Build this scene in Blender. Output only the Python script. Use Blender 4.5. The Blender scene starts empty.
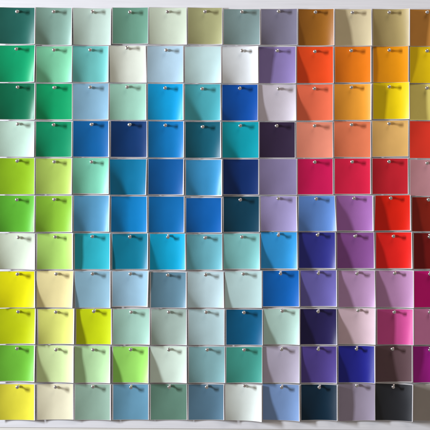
# Wall of curled colour cards held by silver push pins, raking light from one side.
import bpy, math, random

S = 0.002                      # metres per unit of the card layout (a card is about 70 mm wide)
C = bpy.context.scene.collection
scene = bpy.context.scene

# ------------------------------------------------------------------ data
NAMES = [
 "deep teal green|sage teal|pale mint|muted sea green|pale cream green|olive khaki|grey teal|grey violet|caramel brown|khaki beige|olive tan|chestnut brown",
 "emerald green|light jade|turquoise|ivory grey|pale sky blue|pale aqua|cool pale grey|lavender purple|orange red|pumpkin orange|amber orange|mustard yellow",
 "dark bottle green|kelly green|light steel blue|soft mint|bright sky blue|teal turquoise|royal blue|pinkish pale grey|coral red|light orange|golden yellow|mustard khaki",
 "icy mint|jade green|cobalt blue|navy blue|bright azure|dark slate teal|deep turquoise|dark aubergine|salmon pink|terracotta|sandy tan|tomato red",
 "lime green|light lime|aqua mint|cerulean teal|deep blue|mid sky blue|midnight navy|dusty lavender|magenta pink|crimson pink|crimson red|dusty rose",
 "grass green|yellowish green|steel blue|azure blue|dark cerulean|strong ultramarine|dark petrol|light lavender|cornflower blue|orchid purple|scarlet red|dark maroon",
 "greenish white|pale lime|cyan teal|peacock teal|bright cyan|dusty aqua|soft aqua|vivid azure|indigo|plum purple|bright red|oxblood",
 "lemon yellow|cream yellow|greyish sky blue|baby blue|slate blue|pale grey blue|powder aqua|medium blue|blue violet|pale orchid|mauve pink|dark raspberry",
 "lime yellow|pale lemon lime|chartreuse|pale sea green|grey green|grey aqua|deep petrol blue|pale mint grey|dark indigo|blush pink|hot pink|dusty plum",
 "leaf green|pale pistachio|pale apple green|bright apple green|misty mint grey|dusty teal|sea green|pale lilac grey|royal purple|deep violet blue|plum brown|magenta purple",
 "soft yellow|plain cream|grey sage|denim blue|dusty green|slate grey blue|off-white|periwinkle|dark ink navy|mauve grey|charcoal black|grey taupe",
]
NAMES = [r.split("|") for r in NAMES]

# edges of every card: row top y, row bottom y, (left, right) at the top and the bottom edge
E = [
 # row 0
 [(-2.2,34.8,7.8,44.0),(36.3,71.7,8.0,44.9),(73.4,110.6,8.5,45.0,74.2,110.2),(112.9,148,7.9,43.8),(149.4,186.4,7.9,44.3),(188,221.9,8.0,44.2),(223.7,259.5,9.4,44.8),(261,296.9,9.2,45),(298.4,333.3,9.4,45.6),(335.3,370.7,9.5,45.8),(372.7,408.3,9.4,46.2),(410,446,9.6,46.2)],
 [(-2.3,34.8,45.6,82.0,-2.3,34.2),(36.8,72.1,46.5,82.4,37.1,71.9),(73.2,108.4,46.3,82.2),(109.6,145.4,46.1,82.4,110.6,145.9),(147.5,183,46.3,82.4),(185.1,220.6,46.8,83.2),(222.7,257.5,47.1,83.3),(259,295.3,47,83.3),(296.9,332.8,46.8,83.2),(334.8,370.1,46.8,82.5),(373,407.7,46.6,82.4),(409.7,445.5,46.8,83.2)],
 [(-2.3,34.8,83.4,119.4),(36.6,72.1,83.9,119.4),(73.4,108.4,83.7,119.4),(110.1,145.7,83.9,119.9),(148,182.8,84,120),(185.1,220.1,84.4,120.3),(222.2,257.5,84.9,120.6),(258.9,295.2,84.9,120.5,258.5,295.3),(296.8,332.5,84.6,120.4),(334.3,370.1,84.3,120),(373,408.3,82.6,119),(409.8,445.6,84.2,120.2)],
 [(-2.2,34,121.3,156.6),(36.3,71.6,121.8,156.8),(73.4,108.5,121.1,156.8),(111.1,146.7,121.3,157.1),(148.5,183.3,121.5,157.5),(185.6,220.1,122,157.8),(222.4,258.4,122,157.8),(259.5,294.7,122.2,157.6),(296.5,332.3,122.2,157.6),(334.1,370.1,121.5,157.1),(372.2,407.7,120.8,156.4),(409.5,445.6,121.3,158.2)],
 [(-2.2,34.5,158.3,194.2),(36.3,71.6,158.6,193.9),(73.2,108.7,158.1,193.4),(109.9,146.4,159.3,194.7,110.6,145.4),(148.5,183.3,159.1,194.4,148.5,182.8),(186,221.1,160,195.2),(223.2,258.2,159.4,194.4),(259.6,296.3,159,194.7),(297.6,332.5,158.9,194.3),(334.6,369.9,158.6,193.9),(372.2,407.5,158.6,194),(410,445.8,159.9,196)],
 [(-2.2,34.4,195.7,231.8),(36.3,71.9,196,231.7),(74.2,109,195.7,231.3),(111.5,146.7,196.5,231.9),(148.9,183.8,196.6,232.3),(186.2,221.1,198,232.3),(223.7,258.9,196.5,231.9),(260.6,295.9,196.3,231,260.8,296.2),(298.7,334.2,196,231,298.4,335.4),(336,371.9,195.7,230.5,336.9,371.9),(375.3,409.5,195.4,230.3,374.3,409.5),(411.7,447,197.2,231.3)],
 [(-2.0,34.3,233.5,268.7),(37.5,72.4,233.6,269.1),(75,109.7,233.4,269.1),(112.4,147.5,233.8,269),(150,185,233.8,269.5),(186.9,221.9,234.3,269.4),(223.7,259.3,233.6,268.7),(261,296.6,232.1,268.4),(298.7,334.8,232.3,268),(336.9,373.4,232.7,268.1),(375.8,410.8,232.4,268.2),(413.5,449,233,268.8)],
 [(-2.0,34.5,271.4,307.4),(37.3,73.2,270.9,307.2,37.3,72.1),(75,109.8,271.2,307.4,75.5,109.8),(112.7,148,271.2,305.8,112.7,146.8),(151,185.8,272.3,307.4),(187.9,223.2,271.8,307.3),(225.2,261.3,271.3,307.5),(262.8,298.7,270.7,306.2),(300.4,335.9,270.4,306),(338.4,374.2,270.8,306.8),(376,412.3,270.7,307),(414,449.5,271,307.2)],
 [(-2.0,35,308.4,343.5,-2,34.8),(38.3,73.5,308.9,343.6,38.9,73.6),(76.4,111.1,308.8,344),(113.4,149.3,309,343.8),(151.6,186.1,309.2,344.3),(188.9,223.7,309.3,344.6),(226.3,262,309.5,344.6),(263.7,299,309,344.1),(300.4,336.1,308.9,344.2),(338.5,374,308.5,343.6),(377.1,412.1,309.2,344.3),(414,449.5,308.8,344.4)],
 [(-2.2,34.3,345.3,380.8),(37.3,73.2,345.4,381.8),(75,109.4,345.8,382.2),(113.2,148.2,346.5,382.2),(150.5,186.1,346.2,382.2),(188.9,224.4,346.6,382.2),(226.3,261.8,347,382.3),(263.1,298.8,346.2,382.1),(301,336.1,346.3,382.4),(338.2,373.7,345.8,382.2),(375.5,411.3,345.4,381.6),(412.8,448,346.2,382.2)],
 [(-2.2,34.3,384.2,419.7),(37.8,72.9,384,419.3),(75.2,110,384.3,419.6),(113.4,148.2,384.2,419.4),(150.8,186.6,384,419.5),(188.7,223.4,384.3,419.5),(225.4,261,384.5,420.3),(262.8,298.7,384.2,420),(301,336.4,384.4,419.8),(338.7,374.5,383.6,420.3),(375.3,411.6,383.8,420.2,374.2,411.2),(413.1,448.6,384.3,420.6)],
]
# extra turn of single cards (right side lower, layout units)
TURN = {(0,0):.5,(0,1):.5,(0,2):.4,(1,0):-.4,(3,0):.3,(3,9):.5,(3,10):-.5,(7,1):.5,(8,0):-.4,(8,1):-.5,(9,1):.6,(9,10):-.5,(10,6):1.4,(10,7):1.2,(10,9):-1.0,(10,10):1.4,(10,11):.9,(5,10):-.5,(6,7):.4,(9,2):-.4}

# where the head of each push pin shows; None = card without a pin
PIN = [
 [(17,11.7),(53.7,11.8),(92.7,11.2),(130,12),(167.7,11.8),(205,11.8),(241.9,11.8),(278.7,11.5),(315.5,12.3),(352.5,12.5),(389.3,12.3),(427.2,12.3)],
 [(16.4,49.1),(54,50.1),(90.1,49.9),(127.3,47.3),(166.1,50.1),None,(241.9,50.7),(277.4,50.7),(314.8,51.7),(351.2,50.7),(389.3,50.1),(427.2,50.9)],
 [(17.7,87.2),(54,87.7),(90.3,87.2),(127.3,87.2),(165.1,88),(202.2,88.8),(239.8,88.5),(278.7,88.8),(314.5,88.5),(351.5,87.5),(389.3,86.7),(427.2,88)],
 [(17.4,124.1),(53.7,124.8),(91.3,124.6),(129.3,124.8),(165.4,125.3),(202.5,126.9),(240.3,125.9),(276.7,125.9),(314.5,125.9),(351.5,124.8),(389.1,123.6),None],
 [(17.1,161.2),(54.2,161.9),(91.6,161.9),None,None,None,None,None,(314.8,162.2),(352,161.9),(389.1,161.7),(427.2,163.2)],
 [(16.9,199.8),(54,199.5),None,None,None,None,(240.3,200),(278.4,198.5),(316.3,199),(354,198.3),(390.9,198.3),(428.7,200)],
 [(18.2,237.4),(55.3,236.9),(92.4,236.6),(129.8,237.1),(167.9,237.1),(205,237.9),(241.9,237.1),(278.4,234.8),(317.3,235.3),(354.8,236.4),(393.4,236.4),(429.3,237)],
 [(17.4,274.2),(56,274),(92.6,274),(130.3,274),(167.9,275),(205.8,275),(243.4,274),(280.5,273.2),(318.3,273),(356.8,273),(394.7,273.5),(429.8,273.8)],
 [(18.2,311.8),(55.8,312.1),(93.6,311.6),(131.1,312.1),(168.7,312.1),(206.3,312.3),(243.9,312.6),(282.3,310),(318.1,310.8),(357.9,310.6),(394.2,312.3),(429.5,312.1)],
 [(17.1,348.7),(55.8,349.9),(93.1,349.7),(130.6,349.7),(169,349.9),(207.3,349.9),(243.9,349.9),(281.5,348.9),(318.3,348.9),(356.3,348.7),(392.4,349.2),(429.8,350)],
 [(17.1,387.3),(55.5,387),(93.1,387),(130.8,387),(169,386.5),(206.6,386.5),(244.7,385.7),(281.5,386.8),(319.1,386.8),(356.8,385.7),(393.2,386.5),None],
]
# how far the head of a pin leans away from its point (layout units: sideways, down)
LEAN = {(0,0):(-.8,.6),(0,2):(.6,-.8),(1,3):(.7,-.9),(6,3):(-.3,1.2),(6,4):(0,2.6),(6,7):(-.2,2.8),(6,8):(-1.6,1.6),(6,9):(-1.9,1.0),(6,10):(-1.0,.6),(6,11):(-.6,2.4),
 (7,7):(-.2,2.9),(7,8):(-.6,2.5),(7,9):(-1.0,2.5),(7,10):(-1.2,1.2),(7,11):(-.6,2.2),(8,7):(.2,2.2),(8,8):(-.4,2.6),(8,9):(-1.7,1.0),(8,10):(-1.0,.6),(8,11):(-.6,2),
 (9,7):(-.4,2.7),(9,8):(-.3,2.7),(9,9):(-.9,2.6),(9,10):(-1.2,.8),(9,11):(-.5,2),(10,2):(.6,1.0),(10,3):(-.2,1.9),(10,4):(-.5,2.1),(10,5):(-.3,2.6),(10,6):(.1,1.6),
 (10,7):(-.8,2.6),(10,8):(-.8,2.6),(10,9):(-1.5,1.6),(10,10):(-.6,2.6),(5,6):(-.4,1.0),(3,6):(-.3,1.2),(9,0):(.1,.6)}

# part of a card (top edge, bottom edge) that lies in the shadow of the curled card beside it
SHADE = {
 (0,8):(.06,.14),(0,9):(.30,.50),(0,10):(.08,.16),(0,11):(.50,.40),
 (1,7):(.46,.32),(1,8):(.04,.34),(1,10):(.14,.16),(1,11):(.24,.10),
 (2,7):(.10,.28),(2,8):(.02,.36),(2,10):(.34,.34),(2,11):(.40,.48),
 
 
 (5,8):(.05,.20),(5,9):(.06,.42),(5,10):(.20,.40),(5,11):(.12,.30),
 (6,2):(.30,.26),(6,3):(0.05,0.21),(6,4):(0.02,0.24),(6,6):(0.02,0.21),(6,7):(.02,.34),(6,8):(.10,.34),(6,9):(.10,.38),(6,10):(.10,.34),(6,11):(.24,.34),
 (7,1):(0.02,0.29),(7,2):(0.02,0.21),(7,4):(0.16,0.08),(7,6):(0.02,0.26),(7,8):(.03,.36),(7,9):(.12,.42),(7,10):(.12,.46),(7,11):(.42,.50),
 (8,1):(0.02,0.13),(8,2):(.16,.36),(8,7):(.03,.40),(8,8):(.10,.46),(8,9):(.05,.46),(8,10):(.44,.50),(8,11):(.30,.50),
 (9,1):(.04,.34),(9,2):(.20,.26),(9,3):(.05,.40),(9,4):(.05,.48),(9,7):(.10,.30),(9,8):(.06,.30),(9,9):(.06,.40),(9,10):(.40,.58),(9,11):(.26,.14),
 (10,7):(.18,.46),(10,8):(.04,.16),(10,9):(.40,.44),(10,10):(.04,.14),(10,11):(.52,.46),
}

# paint colour of each card (linear)
#ALBEDO_BEGIN
ALBEDO = [
 [(0.011,0.108,0.082),(0.215,0.360,0.288),(0.482,0.615,0.527),(0.137,0.314,0.219),(0.606,0.692,0.539),(0.382,0.383,0.179),(0.203,0.294,0.282),(0.193,0.180,0.247),(0.318,0.117,0.009),(0.631,0.537,0.321),(0.406,0.313,0.123),(0.608,0.266,0.047)],
 [(0.001,0.332,0.128),(0.191,0.564,0.325),(0.139,0.479,0.443),(0.709,0.749,0.632),(0.442,0.628,0.739),(0.538,0.736,0.717),(0.704,0.737,0.732),(0.256,0.193,0.429),(0.840,0.071,0.010),(0.840,0.205,0.005),(0.840,0.307,0.001),(0.840,0.578,0.001)],
 [(0.001,0.148,0.064),(0.001,0.335,0.118),(0.232,0.424,0.554),(0.332,0.608,0.463),(0.001,0.344,0.677),(0.068,0.395,0.442),(0.001,0.073,0.354),(0.609,0.559,0.608),(0.840,0.155,0.071),(0.840,0.341,0.030),(0.840,0.616,0.001),(0.840,0.710,0.177)],
 [(0.522,0.719,0.588),(0.001,0.267,0.112),(0.001,0.114,0.339),(0.001,0.034,0.141),(0.001,0.184,0.480),(0.004,0.105,0.156),(0.001,0.351,0.422),(0.032,0.017,0.047),(0.840,0.275,0.174),(0.798,0.203,0.088),(0.798,0.468,0.139),(0.840,0.042,0.019)],
 [(0.275,0.502,0.012),(0.425,0.593,0.106),(0.195,0.586,0.395),(0.001,0.185,0.354),(0.001,0.097,0.322),(0.043,0.292,0.551),(0.001,0.024,0.135),(0.243,0.202,0.349),(0.625,0.005,0.087),(0.707,0.013,0.058),(0.577,0.013,0.026),(0.587,0.276,0.301)],
 [(0.107,0.438,0.029),(0.255,0.527,0.036),(0.095,0.311,0.500),(0.001,0.210,0.521),(0.001,0.145,0.410),(0.001,0.118,0.422),(0.001,0.045,0.083),(0.359,0.310,0.549),(0.108,0.237,0.558),(0.364,0.139,0.410),(0.741,0.013,0.002),(0.248,0.012,0.003)],
 [(0.689,0.782,0.610),(0.433,0.706,0.148),(0.023,0.427,0.508),(0.001,0.190,0.291),(0.001,0.392,0.640),(0.145,0.440,0.504),(0.222,0.550,0.523),(0.029,0.312,0.670),(0.028,0.030,0.232),(0.249,0.076,0.280),(0.840,0.016,0.011),(0.180,0.004,0.003)],
 [(0.761,0.724,0.001),(0.840,0.733,0.345),(0.257,0.445,0.540),(0.319,0.524,0.649),(0.121,0.243,0.313),(0.537,0.709,0.729),(0.527,0.731,0.702),(0.001,0.125,0.466),(0.143,0.121,0.390),(0.480,0.280,0.474),(0.472,0.236,0.422),(0.757,0.004,0.230)],
 [(0.514,0.594,0.001),(0.741,0.779,0.182),(0.568,0.672,0.001),(0.381,0.626,0.500),(0.385,0.501,0.429),(0.448,0.615,0.618),(0.001,0.107,0.231),(0.471,0.675,0.579),(0.019,0.013,0.080),(0.644,0.471,0.508),(0.634,0.080,0.290),(0.840,0.284,0.554)],
 [(0.152,0.486,0.037),(0.663,0.820,0.384),(0.467,0.722,0.361),(0.337,0.750,0.133),(0.676,0.815,0.677),(0.229,0.433,0.441),(0.055,0.331,0.255),(0.465,0.421,0.510),(0.083,0.053,0.253),(0.015,0.017,0.245),(0.123,0.068,0.075),(0.375,0.011,0.250)],
 [(0.789,0.728,0.049),(0.840,0.796,0.556),(0.291,0.439,0.336),(0.141,0.336,0.466),(0.128,0.255,0.184),(0.092,0.185,0.253),(0.768,0.840,0.774),(0.202,0.324,0.566),(0.002,0.020,0.041),(0.344,0.292,0.374),(0.021,0.022,0.025),(0.383,0.343,0.300)],
]
#ALBEDO_END

# ------------------------------------------------------------------ helpers
def X(px): return (px - 215.0) * S
def Z(py): return (215.0 - py) * S

def nodes_of(name):
    m = bpy.data.materials.new(name); m.use_nodes = True
    nt = m.node_tree
    return m, nt, nt.nodes["Principled BSDF"]

def paint_material(name, rgb, rough, seed):
    """Matt-satin paint on card: small unevenness of tone, faint roller grain."""
    m, nt, b = nodes_of(name)
    tc = nt.nodes.new("ShaderNodeTexCoord")
    mp = nt.nodes.new("ShaderNodeMapping"); mp.inputs["Location"].default_value = (seed*1.37, seed*.71, seed*2.13)
    nt.links.new(tc.outputs["Object"], mp.inputs["Vector"])
    n1 = nt.nodes.new("ShaderNodeTexNoise"); n1.inputs["Scale"].default_value = 55; n1.inputs["Detail"].default_value = 5
    nt.links.new(mp.outputs["Vector"], n1.inputs["Vector"])
    mr = nt.nodes.new("ShaderNodeMapRange")
    mr.inputs["From Min"].default_value = .3; mr.inputs["From Max"].default_value = .7
    mr.inputs["To Min"].default_value = .98; mr.inputs["To Max"].default_value = 1.02
    nt.links.new(n1.outputs["Fac"], mr.inputs["Value"])
    mix = nt.nodes.new("ShaderNodeVectorMath"); mix.operation = 'SCALE'
    mix.inputs[0].default_value = rgb
    nt.links.new(mr.outputs["Result"], mix.inputs["Scale"])
    nt.links.new(mix.outputs["Vector"], b.inputs["Base Color"])
    n2 = nt.nodes.new("ShaderNodeTexNoise"); n2.inputs["Scale"].default_value = 900; n2.inputs["Detail"].default_value = 3
    nt.links.new(mp.outputs["Vector"], n2.inputs["Vector"])
    n3 = nt.nodes.new("ShaderNodeTexNoise"); n3.inputs["Scale"].default_value = 28; n3.inputs["Detail"].default_value = 2
    nt.links.new(mp.outputs["Vector"], n3.inputs["Vector"])
    b1 = nt.nodes.new("ShaderNodeBump"); b1.inputs["Strength"].default_value = .2; b1.inputs["Distance"].default_value = .0004
    nt.links.new(n2.outputs["Fac"], b1.inputs["Height"])
    b2 = nt.nodes.new("ShaderNodeBump"); b2.inputs["Strength"].default_value = .07; b2.inputs["Distance"].default_value = .0016
    nt.links.new(n3.outputs["Fac"], b2.inputs["Height"])
    nt.links.new(b1.outputs["Normal"], b2.inputs["Normal"])
    nt.links.new(b2.outputs["Normal"], b.inputs["Normal"])
    b.inputs["Specular IOR Level"].default_value = .26
    mr2 = nt.nodes.new("ShaderNodeMapRange")
    mr2.inputs["To Min"].default_value = rough - .06; mr2.inputs["To Max"].default_value = rough + .08
    nt.links.new(n3.outputs["Fac"], mr2.inputs["Value"])
    nt.links.new(mr2.outputs["Result"], b.inputs["Roughness"])
    return m

def white_paint(name, rgb, grain):
    """White brushed paint on board: long horizontal brush marks."""
    m, nt, b = nodes_of(name)
    tc = nt.nodes.new("ShaderNodeTexCoord")
    mp = nt.nodes.new("ShaderNodeMapping"); mp.inputs["Scale"].default_value = (2.2, 1, 95)
    nt.links.new(tc.outputs["Object"], mp.inputs["Vector"])
    n = nt.nodes.new("ShaderNodeTexNoise"); n.inputs["Scale"].default_value = 4; n.inputs["Detail"].default_value = 5
    nt.links.new(mp.outputs["Vector"], n.inputs["Vector"])
    mr = nt.nodes.new("ShaderNodeMapRange"); mr.inputs["From Min"].default_value = .3; mr.inputs["From Max"].default_value = .7
    mr.inputs["To Min"].default_value = 1 - grain; mr.inputs["To Max"].default_value = 1 + grain*.5
    nt.links.new(n.outputs["Fac"], mr.inputs["Value"])
    v = nt.nodes.new("ShaderNodeVectorMath"); v.operation = 'SCALE'; v.inputs[0].default_value = rgb
    nt.links.new(mr.outputs["Result"], v.inputs["Scale"])
    nt.links.new(v.outputs["Vector"], b.inputs["Base Color"])
    bp = nt.nodes.new("ShaderNodeBump"); bp.inputs["Strength"].default_value = .25; bp.inputs["Distance"].default_value = .0008
    nt.links.new(n.outputs["Fac"], bp.inputs["Height"]); nt.links.new(bp.outputs["Normal"], b.inputs["Normal"])
    b.inputs["Roughness"].default_value = .55; b.inputs["Specular IOR Level"].default_value = .3
    return m

def metal(name, rgb, rough):
    m, nt, b = nodes_of(name)
    b.inputs["Base Color"].default_value = (*rgb, 1); b.inputs["Metallic"].default_value = 1
    n = nt.nodes.new("ShaderNodeTexNoise"); n.inputs["Scale"].default_value = 600
    mr = nt.nodes.new("ShaderNodeMapRange"); mr.inputs["To Min"].default_value = rough - .07; mr.inputs["To Max"].default_value = rough + .1
    nt.links.new(n.outputs["Fac"], mr.inputs["Value"]); nt.links.new(mr.outputs["Result"], b.inputs["Roughness"])
    return m

def link_mesh(name, verts, faces, mats, fmat=None, parent=None, smooth=True):
    me = bpy.data.meshes.new(name); me.from_pydata(verts, [], faces); me.update()
    for m in mats: me.materials.append(m)
    for i, p in enumerate(me.polygons):
        if fmat: p.material_index = fmat[i]
        p.use_smooth = smooth
    o = bpy.data.objects.new(name, me); C.objects.link(o)
    if parent: o.parent = parent
    return o

# ------------------------------------------------------------------ card shapes
TAN = .33                                  # rise of the light over the board, used to turn a shadow's reach into a lift
EDGE = {}                                   # (row, column) -> lifts (top-left, bottom-left, top-right, bottom-right)
for r in range(11):
    for c in range(12):
        rn = random.Random(r*100 + c + 7)
        tl = rn.uniform(1.0, 2.4); bl = rn.uniform(2.0, 4.2)
        if r in (3, 4, 5) and 1 < c < 7: tl += .5; bl += .9
        if r == 10 and c < 6: bl *= .6
        if (r, c) in SHADE and SHADE[r, c][1] > .2: bl *= .55; tl *= .75
        if r in (3, 4) and c > 7: bl *= .7
        EDGE[r, c] = [tl, bl, 0, 0]
for r in range(11):
    for c in range(12):
        rn = random.Random(r*100 + c + 9007)
        nl = EDGE.get((r, c+1), [1.2, 2.2, 0, 0])
        w = lambda s: max(0, 1 - 2*s)**2
        if (r, c+1) in SHADE:
            st, sb = SHADE[r, c+1]
            EDGE[r, c][2] = st*35.5*TAN + nl[0]*w(st)
            EDGE[r, c][3] = sb*35.5*TAN + nl[1]*w(sb)
        else:                                # edges of two neighbours lift alike: no cast shadow, only the soft turn of the paper
            EDGE[r, c][2] = nl[0] - rn.uniform(.0, .35)
            EDGE[r, c][3] = nl[1] - rn.uniform(.0, .5)

# cards whose lower corner turns up far enough to catch a pale sheen
TURNED = {(0,0),(0,1),(1,0),(1,1),(1,2),(2,0),(2,4),(2,5),(4,2),(4,5),(5,0),(5,2),(5,8),(6,3),(6,4),(6,5),(6,7),(6,8),(7,4),(8,10),(9,0),(9,1),(10,7)}
for r, c in sorted(TURNED):
    EDGE[r, c][2] += .6; EDGE[r, c][3] += 1.5 if (r, c+1) not in SHADE else .8
    if (r, c+1) in EDGE:
        EDGE[r, c+1][0] += .5; EDGE[r, c+1][1] += 1.1

def lift(r, c, u, v):
    """Distance of the card from the board at u (-1..1 across), v (0..1 down)."""
    tl, bl, tr, br = EDGE[r, c]
    rn = random.Random(r*31 + c*17 + 3)
    mid = rn.uniform(.1, .7)
    ex = rn.uniform(1.6, 2.0)
    k = v**1.15
    side = (tl + (bl - tl)*k) if u < 0 else (tr + (br - tr)*k)
    if u > 0: ex = rn.uniform(2.0, 2.5) + .5*v + (.35 if (r, c) in TURNED else 0)
    if r == 10 and c < 6: mid *= .3
    return .32 + mid*v*v + side*abs(u)**ex + .08*math.sin(3.1*u + 5*v + c)

def corners(r, c):
    e = E[r][c]
    lt, rt, t, b = e[:4]
    lb, rb = e[4:] if len(e) > 4 else (lt, rt)
    rn = random.Random(r*53 + c*29)
    k = TURN.get((r, c), rn.uniform(-.25, .25))
    return lt, rt, lb, rb, t, b, k

def card_point(r, c, s, v):
    """Layout position for s, v in 0..1."""
    lt, rt, lb, rb, t, b, k = corners(r, c)
    l = lt + (lb - lt)*v; rr = rt + (rb - rt)*v
    px = l + (rr - l)*s
    py = t + (b - t)*v + k*(s - .5)
    return px, py

edge_white = white_paint("white_card_stock", (.60, .565, .55), .03)
TH = .34                                    # card thickness, layout units
N = 20
def margins(r, c):
    """Unpainted white border of a card: left, right, top, bottom."""
    rn = random.Random(r*41 + c*13 + 5)
    e = E[r][c]
    gl = e[0] - E[r][c-1][1] if c else 1.8
    gr = E[r][c+1][0] - e[1] if c < 11 else 1.8
    gt = e[2] - E[r-1][c][3] if r else 1.2
    gb = E[r+1][c][2] - e[3] if r < 10 else 1.0
    f = lambda g, a, b: max(.12, min(1.1, g*rn.uniform(a, b)))
    return [f(gl, .24, .44), f(gl, .24, .44), f(gr, .24, .44), f(gr, .24, .44), f(gt, .12, .32), f(gt, .12, .32), f(gb, .14, .36), f(gb, .14, .36)]

def make_card(r, c):
    ox, oy = card_point(r, c, .5, .08)
    m8 = margins(r, c)
    lt, rt, lb, rb, t, b, k = corners(r, c)
    wd, ht = rt - lt, b - t
    ss = [-1] + [i/N for i in range(N + 1)] + [2]
    vv = [-1] + [j/N for j in range(N + 1)] + [2]
    M = N + 3; off = M*M
    vs, fs, fm = [], [], []
    for layer in (TH, 0):
        for v in vv:
            for s in ss:
                s1, v1 = min(max(s, 0), 1), min(max(v, 0), 1)
                if s < 0: s = -(m8[0] + (m8[1] - m8[0])*v1)/wd
                elif s > 1: s = 1 + (m8[2] + (m8[3] - m8[2])*v1)/wd
                vq = v
                if v < 0: vq = -(m8[4] + (m8[5] - m8[4])*s1)/ht
                elif v > 1: vq = 1 + (m8[6] + (m8[7] - m8[6])*s1)/ht
                px, py = card_point(r, c, s, vq)
                vs.append((X(px) - X(ox), -(lift(r, c, 2*s - 1, max(vq, 0)) + layer)*S, Z(py) - Z(oy)))
    for j in range(M - 1):
        for i in range(M - 1):
            a = j*M + i
            border = i in (0, M - 2) or j in (0, M - 2)
            fs.append((a, a + M, a + M + 1, a + 1)); fm.append(1 if border else 0)
            fs.append((off + a, off + a + 1, off + a + M + 1, off + a + M)); fm.append(1)
    L = M - 1
    rim = [j*M for j in range(M)] + [L*M + i for i in range(1, M)] + [j*M + L for j in range(L - 1, -1, -1)] + [i for i in range(L - 1, 0, -1)]
    base = len(vs)                           # the cut edge has points of its own, so the face stays flat up to it
    vs += [vs[a] for a in rim] + [vs[off + a] for a in rim]
    n = len(rim)
    for q in range(n):
        q2 = (q + 1) % n
        fs.append((base + q, base + n + q, base + n + q2, base + q2)); fm.append(1)
    rn = random.Random(r*7 + c*3)
    col = ALBEDO[r][c]
    m = paint_material(NAMES[r][c].replace(" ", "_").replace("-", "_") + "_paint", col, rn.uniform(.38, .45), r*12 + c)
    o = link_mesh("colour_card", vs, fs, [m, edge_white], fm)
    o.location = (X(ox), 0, Z(oy))
    n = NAMES[r][c]
    tail = "with a silver pin" if PIN[r][c] else "with no pin in view"
    if r == 0:
        nb = NAMES[r][c+1] if c < 11 else NAMES[r][c-1]
        o["label"] = f"{n} card in the top row beside the {nb} card"
    else:
        nb = NAMES[r][c+1] if c < 11 else NAMES[r][c-1]
        pinned = "card" if PIN[r][c] else "pinless card"
        o["label"] = f"{n} {pinned} under the {NAMES[r-1][c]} one, beside the {nb} one"
    o["category"] = "paper card"; o["group"] = "colour cards pinned to the board in rows"
    return o

# ------------------------------------------------------------------ push pins
def lathe(profile, seg=20):
    vs, fs = [], []
    for d, rad in profile:
        for k in range(seg):
            a = 2*math.pi*k/seg
            vs.append((rad*math.cos(a)*S, -d*S, rad*math.sin(a)*S))
    for j in range(len(profile) - 1):
        for k in range(seg):
            a, b = j*seg + k, j*seg + (k+1) % seg
            fs.append((a, b, b + seg, a + seg))
    fs.append(tuple(range(seg - 1, -1, -1))); fs.append(tuple(range((len(profile)-1)*seg, len(profile)*seg)))
    return vs, fs

steel = metal("polished_pin_steel", (.78, .75, .72), .24)
steel_dark = metal("needle_steel", (.55, .54, .53), .3)
grip_profile = [(.6,.3),(.6,1.2),(.75,1.42),(1.05,1.42),(1.3,1.15),(1.7,.88),(2.4,.78),(3.1,.84),(3.5,1.05),(3.8,1.4),(4.15,1.7),(4.5,1.82),(4.85,1.74),(5.12,1.35),(5.28,.75),(5.32,.2)]
needle_profile = [(-1.4,.05),(-.9,.22),(.3,.24),(.9,.24)]
pin_root = grip0 = needle0 = None
def make_pin(r, c):
    global pin_root, grip0, needle0
    if pin_root is None:
        o = bpy.data.objects.new("push_pin", None); C.objects.link(o); o.empty_display_size = .01
        grip0 = link_mesh("grip", *lathe(grip_profile), [steel], parent=o)
        needle0 = link_mesh("needle", *lathe(needle_profile, 10), [steel_dark], parent=o)
        pin_root = o
    else:
        o = pin_root.copy(); C.objects.link(o)
        for part in (grip0, needle0):
            q = part.copy(); C.objects.link(q); q.parent = o
    hx, hy = PIN[r][c]
    rn = random.Random(r*19 + c*5)
    lx, ly = LEAN.get((r, c), (-.5 + rn.uniform(-.8, .8), .4 + rn.uniform(-.7, .8)))
    if ly > 1.8: hy += 1.1; ly += 1.2; lx -= .4
    # the camera sees a standing pin's head pushed outwards a little: take that off
    k = 5.0/1700
    bx, by = hx - lx - (hx - 215)*k, hy - ly - (hy - 215)*k
    lt, rt, lb, rb, t, b, kk = corners(r, c)
    by = max(by, t + 1.1)
    s = (bx - lt)/(rt - lt); v = (by - t)/(b - t)
    d = lift(r, c, 2*s - 1, max(v, 0)) + TH
    o.location = (X(bx), -d*S, Z(by))
    ax, az = hx - (hx-215)*k - bx, by - (hy - (hy-215)*k)
    o.rotation_mode = 'XYZ'
    # lean: axis -Y turned towards (ax, az)
    o.rotation_euler = (-math.atan2(az, 4.7), 0, math.atan2(ax, 4.7))
    n = NAMES[r][c]
    state = "drooping silver push pin" if ly > 1.8 else "silver push pin"
    o["label"] = f"{state} holding up the {n} card"
    o["category"] = "push pin"; o["group"] = "silver push pins in the cards"
    return o

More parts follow.
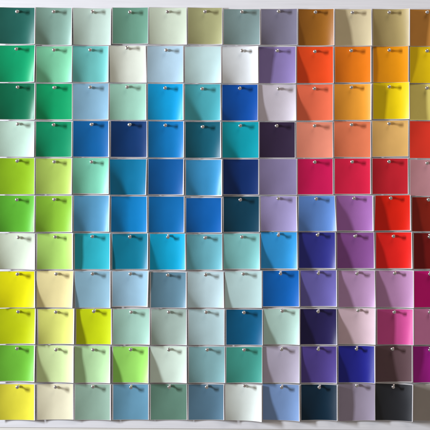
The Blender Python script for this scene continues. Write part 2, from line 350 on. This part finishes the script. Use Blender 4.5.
# ------------------------------------------------------------------ backing
def slab(name, x0, x1, z0, z1, y0, y1, mat, bevel=.0015):
    import bmesh
    bm = bmesh.new(); bmesh.ops.create_cube(bm, size=1)
    for v in bm.verts:
        v.co = ((x0 + x1)/2 + v.co.x*(x1 - x0), (y0 + y1)/2 + v.co.y*(y1 - y0), (z0 + z1)/2 + v.co.z*(z1 - z0))
    bmesh.ops.bevel(bm, geom=bm.edges[:], offset=bevel, segments=2, affect='EDGES')
    me = bpy.data.meshes.new(name); bm.to_mesh(me); bm.free(); me.materials.append(mat)
    o = bpy.data.objects.new(name, me); C.objects.link(o)
    return o

board_m = white_paint("white_board_paint", (.79, .79, .80), .06)
wall_m = white_paint("cream_wall_paint", (.78, .76, .69), .03)
wall = slab("wall", -2.2, 2.2, -1.4, 1.4, .001, .06, wall_m)
wall["kind"] = "structure"
board = slab("pin_board", -.75, .75, Z(428.9), .62, 0, .0008, board_m, .0003)
board.rotation_euler = (0, math.radians(.42), 0)
board["label"] = "white painted board that the colour cards are pinned to"
board["category"] = "board"

for r in range(11):
    for c in range(12):
        make_card(r, c)
for r in range(11):
    for c in range(12):
        if PIN[r][c]: make_pin(r, c)

# ------------------------------------------------------------------ light
def area(name, loc, target, power, size, rgb, size_y=None):
    l = bpy.data.lights.new(name, 'AREA'); l.energy = power; l.color = rgb
    l.shape = 'RECTANGLE' if size_y else 'DISK'; l.size = size
    if size_y: l.size_y = size_y
    o = bpy.data.objects.new(name, l); C.objects.link(o); o.location = loc
    import mathutils
    d = mathutils.Vector(target) - mathutils.Vector(loc)
    o.rotation_euler = d.to_track_quat('-Z', 'Y').to_euler()
    return o
area("key_lamp", (X(-1500), -1.13, Z(-60)), (0, 0, 0), 264, .20, (.90, .95, 1.06), 1.1)
area("fill_lamp", (.9, -1.5, 2.2), (.1, 0, 0), 17, 1.4, (1.0, .90, .84))

w = bpy.data.worlds.new("World"); scene.world = w; w.use_nodes = True
bg = w.node_tree.nodes["Background"]
bg.inputs["Color"].default_value = (1.0, .90, .84, 1); bg.inputs["Strength"].default_value = .23

# ------------------------------------------------------------------ camera
cd = bpy.data.cameras.new("camera"); co = bpy.data.objects.new("camera", cd); C.objects.link(co)
D = 3.4
co.location = (0, -D, 0); co.rotation_euler = (math.pi/2, 0, 0)
cd.sensor_width = 36; cd.lens = 18/(.43/D); cd.clip_end = 50
scene.camera = co
vs_ = scene.view_settings
vs_.view_transform = 'Standard'; vs_.look = 'None'; vs_.exposure = 0; vs_.gamma = 1
